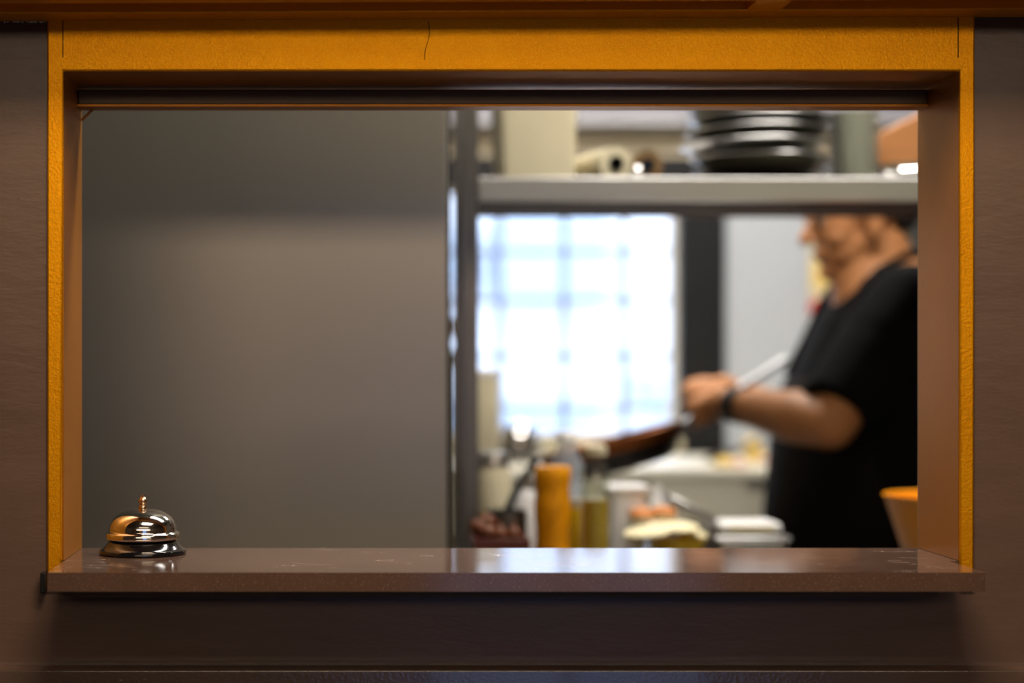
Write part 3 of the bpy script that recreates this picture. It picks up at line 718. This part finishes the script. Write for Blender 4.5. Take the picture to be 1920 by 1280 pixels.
ob = lathe_thing('mixing_bowl', 'deep orange-yellow plastic mixing bowl in front of the cook', 'bowl', 1796, 2.46, [
    ('bowl_body', [(0, 0), (0.045, 0), (0.062, 0.035), (0.080, 0.085), (0.093, 0.125), (0.101, at(0, 942, 2.36).z-WS), (0.104, at(0, 938, 2.36).z-WS), (0.098, at(0, 940, 2.36).z-WS), (0.076, 0.083), (0.058, 0.036), (0.04, 0.004), (0, 0.004)], M_bowl, None)], seg=64)

# ================================================================== ON THE REAR UNIT
RS = RZ+0.0005
sp3 = thing('steel_saucepan', 'shiny steel saucepan with lid on the rear unit under the window', 'saucepan', (at(972, 0, 3.95).x, 3.95, RS))
bm = B(); add_lathe(bm, [(0, 0), (0.042, 0), (0.045, 0.004), (0.045, 0.045), (0, 0.045)], 40); link('pan_body', bm, M_steeld, sp3, world=False)
bm = B(); add_lathe(bm, [(0.046, 0.0452), (0.046, 0.048), (0.043, 0.07), (0.030, 0.088), (0.01, 0.094), (0, 0.095)], 40); link('lid', bm, M_chrome, sp3, world=False)
bm = B(); add_tube(bm, [(0.045, 0, 0.035), (0.062, 0.0, 0.055), (0.085, 0, 0.06), (0.11, 0, 0.035)], 0.004); link('handle', bm, M_dark, sp3, world=False)
pl = thing('paper_sheet', 'white greaseproof paper sheet lying on the rear unit', 'paper', (at(1262, 0, 3.85).x, 3.85, RS))
bm = B(); add_box(bm, -0.07, 0.06, -0.12, 0.10, 0, 0.004); link('sheet', bm, M_white, pl, world=False, bevel=0.001)
for i, (px, py, lab) in enumerate(((1356, 864, 'round yellow cheese piece on the rear unit nearest the paper sheet'), (1412, 843, 'round yellow cheese piece on the rear unit nearest the cook'))):
    Y = 3.80+0.13*i; p = at(px, py, Y)
    t_ = thing('cheese_piece', lab, 'cheese', (p.x, Y, RS), group='cheese pieces on the rear unit')
    bm = B(); add_ell(bm, (0, 0, max(p.z-RS, 0.012)), (0.024, 0.024, max(p.z-RS, 0.012)*0.98)); link('cheese_body', bm, M_cheese, t_, world=False)
    bm = B(); add_ell(bm, (0.034, 0.0, 0.007), (0.018, 0.02, 0.0068)); link('ham_slice', bm, M_ham, t_, world=False, label='pink slice of ham')
tg = thing('steel_tongs', 'dark steel tongs lying over the food on the rear unit', 'tongs', (at(1375, 0, 3.83).x, 3.83, RS+0.02))
bm = B(); add_tube(bm, [at(1325, 858, 3.76), at(1375, 845, 3.82), at(1425, 825, 3.92)], 0.0045); link('arm', bm, M_steeld, tg)
bm = B(); add_tube(bm, [at(1325, 860, 3.77), at(1365, 856, 3.82), at(1425, 826, 3.92)], 0.0045); link('arm', bm, M_steeld, tg)

# notes and dispenser on the right part of the back wall
nb = thing('notice_board', 'cream notice board on the back wall behind the cook', 'board', (at(1560, 0, 4.39).x, 4.395, 1.5))
bm = B(); add_box(bm, 1.21, 1.33, 4.385, 4.3995, 1.28, 1.80); link('board_back', bm, M_paper, nb)
for x0, z0, w_, h_, m_ in ((1.215, 1.52, 0.05, 0.07, M_cheese), (1.235, 1.44, 0.05, 0.055, M_sage), (1.27, 1.40, 0.045, 0.07, M_cream), (1.22, 1.60, 0.04, 0.06, M_sage)):
    bm = B(); add_box(bm, x0, x0+w_, 4.381, 4.3848, z0, z0+h_); link('paper_note', bm, m_, nb)
rd = thing('red_timer', 'small round red timer fixed to the back wall by the cook', 'timer', (at(1534, 577, 4.37).x, 4.37, at(1534, 577, 4.37).z))
bm = B(); add_lathe(bm, [(0, 0), (0.022, 0), (0.024, 0.004), (0.022, 0.012), (0, 0.013)], 32, Matrix.Rotation(PI/2, 4, 'X')); link('timer_body', bm, M_red, rd, world=False)
bm = B(); add_lathe(bm, [(0, 0.0132), (0.007, 0.0132), (0.006, 0.02), (0, 0.02)], 20, Matrix.Rotation(PI/2, 4, 'X')); link('timer_knob', bm, M_white, rd, world=False)
tl = thing('tall_dark_oven', 'tall black oven standing against the back wall behind the cook', 'oven', (1.75, 4.1, 0))
bm = B(); add_box(bm, 1.34, 2.2, 3.85, 4.39, 0.08, 1.86); link('body', bm, M_dark, tl, bevel=0.004)
bm = B(); add_box(bm, 1.37, 2.15, 3.838, 3.8498, 0.9, 1.7); link('oven_door', bm, M_black, tl, bevel=0.003)
bm = B(); add_tube(bm, [(at(1708, 0, 3.8).x, 3.84, at(0, 470, 3.8).z), (at(1708, 0, 3.8).x, 3.80, at(0, 462, 3.8).z), (at(1708, 0, 3.8).x, 3.80, at(0, 418, 3.8).z), (at(1708, 0, 3.8).x, 3.84, at(0, 410, 3.8).z)], 0.009); link('handle', bm, M_chrome, tl)
for x in (1.4, 2.14):
    for y in (3.92, 4.32):
        bm = B(); add_rod(bm, (x, y, 0), (x, y, 0.085), 0.02); link('foot', bm, M_dark, tl)

# ================================================================== THE COOK
def blob(name, bm, mat, parent, voxel, smooth_n, label=None):
    """fuse overlapping tapered volumes into one continuous skin"""
    me = bpy.data.meshes.new('raw'); bmesh.ops.recalc_face_normals(bm, faces=bm.faces); bm.to_mesh(me); bm.free()
    o = bpy.data.objects.new('raw', me); COL.objects.link(o)
    r = o.modifiers.new('r', 'REMESH'); r.mode = 'VOXEL'; r.voxel_size = voxel
    s = o.modifiers.new('s', 'SMOOTH'); s.factor = 0.5; s.iterations = smooth_n
    dg = bpy.context.evaluated_depsgraph_get()
    m2 = bpy.data.meshes.new_from_object(o.evaluated_get(dg)); m2.name = name
    bpy.data.objects.remove(o); bpy.data.meshes.remove(me)
    m2.transform(parent_matrix(parent).inverted())
    m2.materials.clear(); m2.materials.append(mat)
    for p in m2.polygons: p.use_smooth = True
    x = bpy.data.objects.new(name, m2); COL.objects.link(x); x.parent = parent
    if label: x['label'] = label
    return x

cook = thing('person', 'cook in black t-shirt and dark apron leaning over with a long-handled pan', 'person', (0.98, 3.1, 0))
ear = Vector((0.951, 3.10, 1.572))
HM = Matrix.Translation(ear) @ Matrix.Rotation(math.radians(-11), 4, 'Y')
# head frame: forward = -X, up = +Z ; (f, s, u) in mm
def hp(f, s, u): return HM @ Vector((-f/1000, s/1000, u/1000))
Rh = Matrix.Rotation(math.radians(-11), 4, 'Y')
def hell(bm, f, s, u, rf, rs, ru, tilt=0): add_ell(bm, hp(f, s, u), (rf/1000, rs/1000, ru/1000), Rh @ Matrix.Rotation(math.radians(tilt), 4, 'Y'))
Lsh, Lel, Lwr = Vector((0.985, 2.955, 1.428)), Vector((0.820, 2.86, 1.222)), Vector((0.699, 3.055, 1.252))
Rsh, Rel, Rwr = Vector((0.985, 3.245, 1.428)), Vector((0.905, 3.335, 1.20)), Vector((0.760, 3.235, 1.262))
HIP = Vector((0.985, 3.1, 0.90))
bm = B()
# skull and face
hell(bm, -6, 0, 45, 92, 77, 84)
hell(bm, 45, 0, 10, 48, 62, 72)
hell(bm, 42, 0, -34, 50, 56, 48); hell(bm, 28, 0, -26, 54, 60, 50)
hell(bm, 66, 0, -66, 26, 30, 22)
hell(bm, 20, 0, -45, 46, 52, 34); hell(bm, 8, 0, -34, 54, 60, 44)
for s_ in (-1, 1):
    hell(bm, 60, s_*34, -10, 24, 26, 26)            # cheeks
    hell(bm, 86, s_*30, 38, 12, 22, 9)             # brows
    hell(bm, 2, s_*77, 2, 17, 6, 31, 12)           # ears
    hell(bm, 5, s_*81, 18, 12, 4, 10)
    hell(bm, 101, s_*11, -8, 8, 8, 7)              # nostrils
add_capsule(bm, hp(88, 0, 26), hp(109, 0, -3), 0.009, 0.012)
hell(bm, 88, 0, -31, 13, 24, 6); hell(bm, 86, 0, -41, 12, 21, 7); hell(bm, 84, 0, -70, 12, 17, 13)
# neck, torso core
add_capsule(bm, hp(-14, 0, -22), Vector((0.995, 3.1, 1.455)), 0.056, 0.064)
add_capsule(bm, hp(18, 0, -50), Vector((0.965, 3.1, 1.44)), 0.054, 0.070)
add_capsule(bm, hp(52, 0, -58), Vector((0.955, 3.1, 1.46)), 0.034, 0.050)
add_capsule(bm, (1.0, 3.1, 1.42), (0.98, 3.1, 0.98), 0.105, 0.13)
add_capsule(bm, Lsh, Rsh, 0.055, 0.055)
def arm(bm, sh_, el, wr):
    add_capsule(bm, sh_, el, 0.056, 0.044)
    mid = el.lerp(wr, 0.3)
    add_capsule(bm, el, mid, 0.043, 0.048); add_capsule(bm, mid, wr, 0.048, 0.027)
arm(bm, Lsh, Lel, Lwr); arm(bm, Rsh, Rel, Rwr)
# pan handle axis that the near hand grips
hA, hB = at(1272, 800, 3.10), at(1474, 673, 3.13)
ax = (hB-hA).normalized()
grip = at(1325, 762, 3.11)
tpar = (grip-hA).dot(ax); gc = hA+ax*tpar
up = Vector((0, 0, 1)); nrm = (up-ax*up.dot(ax)).normalized(); side = ax.cross(nrm)      # nrm up off the handle, side across it
if side.y > 0: side = -side                                                               # towards the viewer
def hand(bm, wr, gc, ax, nrm, side, fwd=-1):
    """palm over the handle, four fingers of different length curled round it, thumb closing from the other side"""
    palm = gc+nrm*0.026-ax*fwd*0.004
    k0 = wr.lerp(palm, 0.30)
    add_capsule(bm, wr, k0, 0.027, 0.026)
    for j in range(4):
        kn = gc+nrm*0.024+ax*fwd*(-0.030+0.0205*j)+side*0.012
        add_capsule(bm, k0, kn, 0.020, 0.0115)
        L = (0.9, 1.0, 0.96, 0.80)[j]
        a = gc+ax*fwd*(-0.030+0.0205*j)
        p1 = a+side*0.026*L+nrm*0.012; p2 = a+side*0.022*L-nrm*0.014*L; p3 = a-side*0.004-nrm*0.021*L; p4 = a-side*0.016*L-nrm*0.012
        add_capsule(bm, kn, p1, 0.0100, 0.0092, 12); add_capsule(bm, p1, p2, 0.0092, 0.0085, 12)
        add_capsule(bm, p2, p3, 0.0085, 0.0080, 12); add_capsule(bm, p3, p4, 0.0080, 0.0072, 12)
    tb0 = k0-side*0.012; t1 = gc-side*0.024+nrm*0.014+ax*fwd*0.004; t2 = gc-side*0.024-nrm*0.006+ax*fwd*0.024; t3 = gc-side*0.012-nrm*0.016+ax*fwd*0.034
    add_capsule(bm, tb0, t1, 0.017, 0.0125, 12); add_capsule(bm, t1, t2, 0.0115, 0.010, 12); add_capsule(bm, t2, t3, 0.010, 0.0085, 12)
hand(bm, Lwr, gc, ax, nrm, side)
# far hand: relaxed curl, resting forward of the body
d = (Rwr-Rel).normalized(); n2 = Vector((0, 0, 1)); n2 = (n2-d*n2.dot(d)).normalized(); s2 = d.cross(n2)
pc = Rwr+d*0.05
add_capsule(bm, Rwr, pc, 0.026, 0.024)
for j in range(4):
    L = (0.85, 1.0, 0.95, 0.75)[j]; o_ = s2*(-0.030+0.020*j)
    a = pc+o_+d*0.03; b1 = a+d*0.034*L-n2*0.012; b2 = b1+d*0.012*L-n2*0.022*L; b3 = b2-d*0.006-n2*0.016*L
    add_capsule(bm, Rwr.lerp(pc, 0.5), a, 0.016, 0.0110, 12); add_capsule(bm, a, b1, 0.0100, 0.0092, 12); add_capsule(bm, b1, b2, 0.0092, 0.0083, 12); add_capsule(bm, b2, b3, 0.0083, 0.0075, 12)
add_capsule(bm, pc-s2*0.012, pc-s2*0.040-n2*0.012+d*0.018, 0.013, 0.0105, 12); add_capsule(bm, pc-s2*0.040-n2*0.012+d*0.018, pc-s2*0.036-n2*0.02+d*0.045, 0.0105, 0.0085, 12)
# legs
for s_ in (-1, 1):
    hipj = Vector((0.99, 3.1+s_*0.095, 0.88)); kn = Vector((0.975, 3.1+s_*0.105, 0.47)); an = Vector((1.01, 3.1+s_*0.11, 0.09))
    add_capsule(bm, hipj, kn, 0.082, 0.052); add_capsule(bm, kn, an, 0.050, 0.034); add_capsule(bm, an, an+Vector((-0.13, s_*0.01, -0.045)), 0.034, 0.026)
add_ell(bm, (0.99, 3.1, 0.92), (0.13, 0.17, 0.12))
body = blob('body', bm, M_skin, cook, 0.0042, 4)
# eyes and brows
M_eye = pmat('eye_white', srgb(160, 140, 125), 0.5, var=0); M_iris = pmat('dark_iris', (0.02, 0.01, 0.006, 1), 0.15)
for s_ in (-1, 1):
    bm = B(); hell(bm, 80, s_*30, 23, 11.5, 11.5, 11.5); e = link('eye', bm, M_eye, cook)
    bm = B(); hell(bm, 89.5, s_*30, 22, 3.2, 5.2, 5.2); link('iris', bm, M_iris, e)
bm = B(); hell(bm, 94.5, 0, -36, 3.4, 20, 1.2); link('mouth', bm, pmat('lip_line', srgb(120, 62, 50), 0.5), cook)
# hair: cap of hair fitted to the skull, cut at the hairline
bm = B(); hell(bm, -9, 0, 52, 96, 81.5, 84)
hell(bm, -52, 0, 8, 46, 60, 42)
geom = bm.verts[:]+bm.edges[:]+bm.faces[:]
hair = blob('hair', bm, M_hair, cook, 0.004, 2)
bmh = bmesh.new(); bmh.from_mesh(hair.data)
Mi = HM.inverted() @ parent_matrix(cook)
kill = []
for v in bmh.verts:
    q = Mi @ v.co; f, s_, u = -q.x*1000, q.y*1000, q.z*1000
    lim = 62 if f > 35 else (30 if f > 12 else (14 if f > -12 else -22))
    if u < lim-(0 if f <= 35 else -(f-35)*0.35): kill.append(v)
bmesh.ops.delete(bmh, geom=kill, context='VERTS'); bmh.to_mesh(hair.data); bmh.free()
# t-shirt
def torso(bm, secs, n=40, c_y=3.1):
    rings = []
    for cx, z, rx, ry in secs:
        rings.append([bm.verts.new((cx+rx*math.copysign(abs(math.cos(2*PI*k/n))**0.9, math.cos(2*PI*k/n)), c_y+ry*math.copysign(abs(math.sin(2*PI*k/n))**0.9, math.sin(2*PI*k/n)), z)) for k in range(n)])
    for A, C in zip(rings, rings[1:]):
        for k in range(n): bm.faces.new((A[k], A[(k+1) % n], C[(k+1) % n], C[k]))
    bm.faces.new(rings[0][::-1]); bm.faces.new(rings[-1])
secs = [(0.975, 0.86, 0.165, 0.195), (0.968, 0.95, 0.178, 0.20), (0.965, 1.05, 0.180, 0.205), (0.970, 1.18, 0.172, 0.205), (0.984, 1.30, 0.152, 0.205), (1.002, 1.40, 0.128, 0.20), (1.010, 1.455, 0.094, 0.17), (1.012, 1.484, 0.072, 0.10)]
bm = B(); torso(bm, secs)
for sh_, el in ((Lsh, Lel), (Rsh, Rel)):
    add_capsule(bm, sh_+Vector((0.0, 0, -0.002)), sh_.lerp(el, 0.35), 0.072, 0.074)
    M_, L_ = frame_to(sh_.lerp(el, 0.1), sh_.lerp(el, 0.90)); add_lathe(bm, [(0.069, 0), (0.072, L_*0.5), (0.068, L_)], 28, M_)
add_capsule(bm, Lsh, Rsh, 0.07, 0.07)
shirt = blob('t_shirt', bm, M_shirt, cook, 0.006, 5)
# open the neck of the shirt
bmh = bmesh.new(); bmh.from_mesh(shirt.data)
base = Vector((1.005, 3.1, 1.495)) - cook.location
kill = [v for v in bmh.verts if (Vector((v.co.x-base.x, (v.co.y-base.y)*0.9, (v.co.z-base.z)*0.55))).length < 0.066 and v.co.z > 1.465-0.25*(v.co.x-base.x+0.03)*-1]
bmesh.ops.delete(bmh, geom=kill, context='VERTS'); bmh.to_mesh(shirt.data); bmh.free()
sm = shirt.modifiers.new('thickness', 'SOLIDIFY'); sm.thickness = 0.002; sm.offset = -1
# apron: front shell following the torso
bm = B(); rings = []
asec = [(0.985, 0.42, 0.16, 0.21), (0.978, 0.62, 0.175, 0.215)]+secs[:5]
for i, (cx, z, rx, ry) in enumerate(asec):
    span = 82 if z < 1.1 else (70 if z < 1.25 else 42)
    rings.append([bm.verts.new((cx-(rx+0.010)*math.cos(a), 3.1+(ry+0.010)*math.sin(a), z)) for a in [math.radians(-span+2*span*k/24) for k in range(25)]])
for A, C in zip(rings, rings[1:]):
    for k in range(24): bm.faces.new((A[k], A[k+1], C[k+1], C[k]))
ap = link('apron', bm, M_apron, cook, smooth=80)
sm = ap.modifiers.new('thickness', 'SOLIDIFY'); sm.thickness = 0.003
bm = B()
pts = [(0.842, 2.985, 1.305), (0.880, 2.985, 1.38), (0.905, 2.995, 1.44), (0.950, 3.018, 1.488), (1.015, 3.045, 1.520), (1.060, 3.1, 1.524), (1.015, 3.155, 1.520), (0.950, 3.182, 1.488), (0.905, 3.205, 1.44), (0.880, 3.215, 1.38), (0.842, 3.215, 1.305)]
add_tube(bm, pts, 0.006, 8); link('apron_strap', bm, M_apron, ap)
# trousers, shoes, wristband
bm = B(); torso(bm, [(0.99, 0.78, 0.15, 0.185), (0.985, 0.88, 0.158, 0.19), (0.98, 0.97, 0.155, 0.185)])
for s_ in (-1, 1):
    hipj = Vector((0.99, 3.1+s_*0.095, 0.86)); kn = Vector((0.975, 3.1+s_*0.105, 0.47)); an = Vector((1.01, 3.1+s_*0.11, 0.11))
    add_capsule(bm, hipj, kn, 0.094, 0.070)
    M_, L_ = frame_to(kn, an); add_lathe(bm, [(0.070, 0), (0.062, L_)], 28, M_)
blob('trousers', bm, M_trous, cook, 0.007, 4)
for s_ in (-1, 1):
    bm = B(); c = Vector((0.96, 3.1+s_*0.115, 0))
    add_capsule(bm, c+Vector((0.07, 0, 0.05)), c+Vector((-0.09, 0, 0.042)), 0.048, 0.042)
    add_capsule(bm, c+Vector((0.055, 0, 0.06)), c+Vector((0.055, 0, 0.10)), 0.046, 0.044)
    bmesh.ops.bisect_plane(bm, geom=bm.verts[:]+bm.edges[:]+bm.faces[:], plane_co=(0, 0, 0.003), plane_no=(0, 0, -1), clear_outer=True)
    link('shoe', bm, M_rubber, cook, smooth=60)
w0 = Lwr.lerp(Lel, 0.02); w1 = Lwr.lerp(Lel, 0.15)
M_, L_ = frame_to(w0, w1)
bm = B(); add_lathe(bm, [(0.029, 0), (0.0325, 0.001), (0.034, L_*0.5), (0.0345, L_-0.001), (0.0305, L_), (0.029, 0)], 36, M_, cap=False); link('wristband', bm, M_rubber, cook, label='black wristband')

# ================================================================== THE PAN IN THE COOK'S HAND
fp = thing('frying_pan', 'large browned black frying pan with a long steel handle held by the cook', 'pan', tuple(hA))
# pan disc seen nearly edge-on: centre left-below of the handle root
R = 0.132
pc0 = at(1148, 838, 3.05)
u_ = (at(1285, 800, 3.08)-pc0).normalized()
tiltn = Vector((-u_.z, 0.05, u_.x)).normalized(); v_ = tiltn.cross(u_).normalized()
PM = Matrix(((u_.x, v_.x, tiltn.x, pc0.x), (u_.y, v_.y, tiltn.y, pc0.y), (u_.z, v_.z, tiltn.z, pc0.z), (0, 0, 0, 1)))
bm = B(); add_lathe(bm, [(0, -0.042), (R*0.70, -0.042), (R*0.80, -0.036), (R*0.96, -0.004), (R, 0.009), (R, 0.0125), (R*0.985, 0.0125), (R*0.94, -0.002), (R*0.78, -0.032), (R*0.68, -0.0385), (0, -0.0385)], 72, PM)
link('pan_body', bm, M_iron, fp)
bm = B(); add_lathe(bm, [(R*0.955, -0.008), (R*1.004, 0.0085), (R*1.006, 0.0135), (R*0.99, 0.0155), (R*0.975, 0.0135), (R*0.95, -0.008)], 72, PM, cap=False); link('rim', bm, M_panbr, fp, label='browned steel rim with its lit tone in the colour')  # brown band carries the top-lit tone of the outer wall
bm = B()
st = PM @ Vector((R*0.96, 0, 0.004))
M_, L_ = frame_to(hA, hB)
add_tube(bm, [st, hA, hA.lerp(hB, 0.5), hB], 0.0075, 12)
link('handle', bm, pmat('grey_handle_steel', (0.33, 0.33, 0.34, 1), 0.35, metal=1.0), fp, label='long bare steel handle')
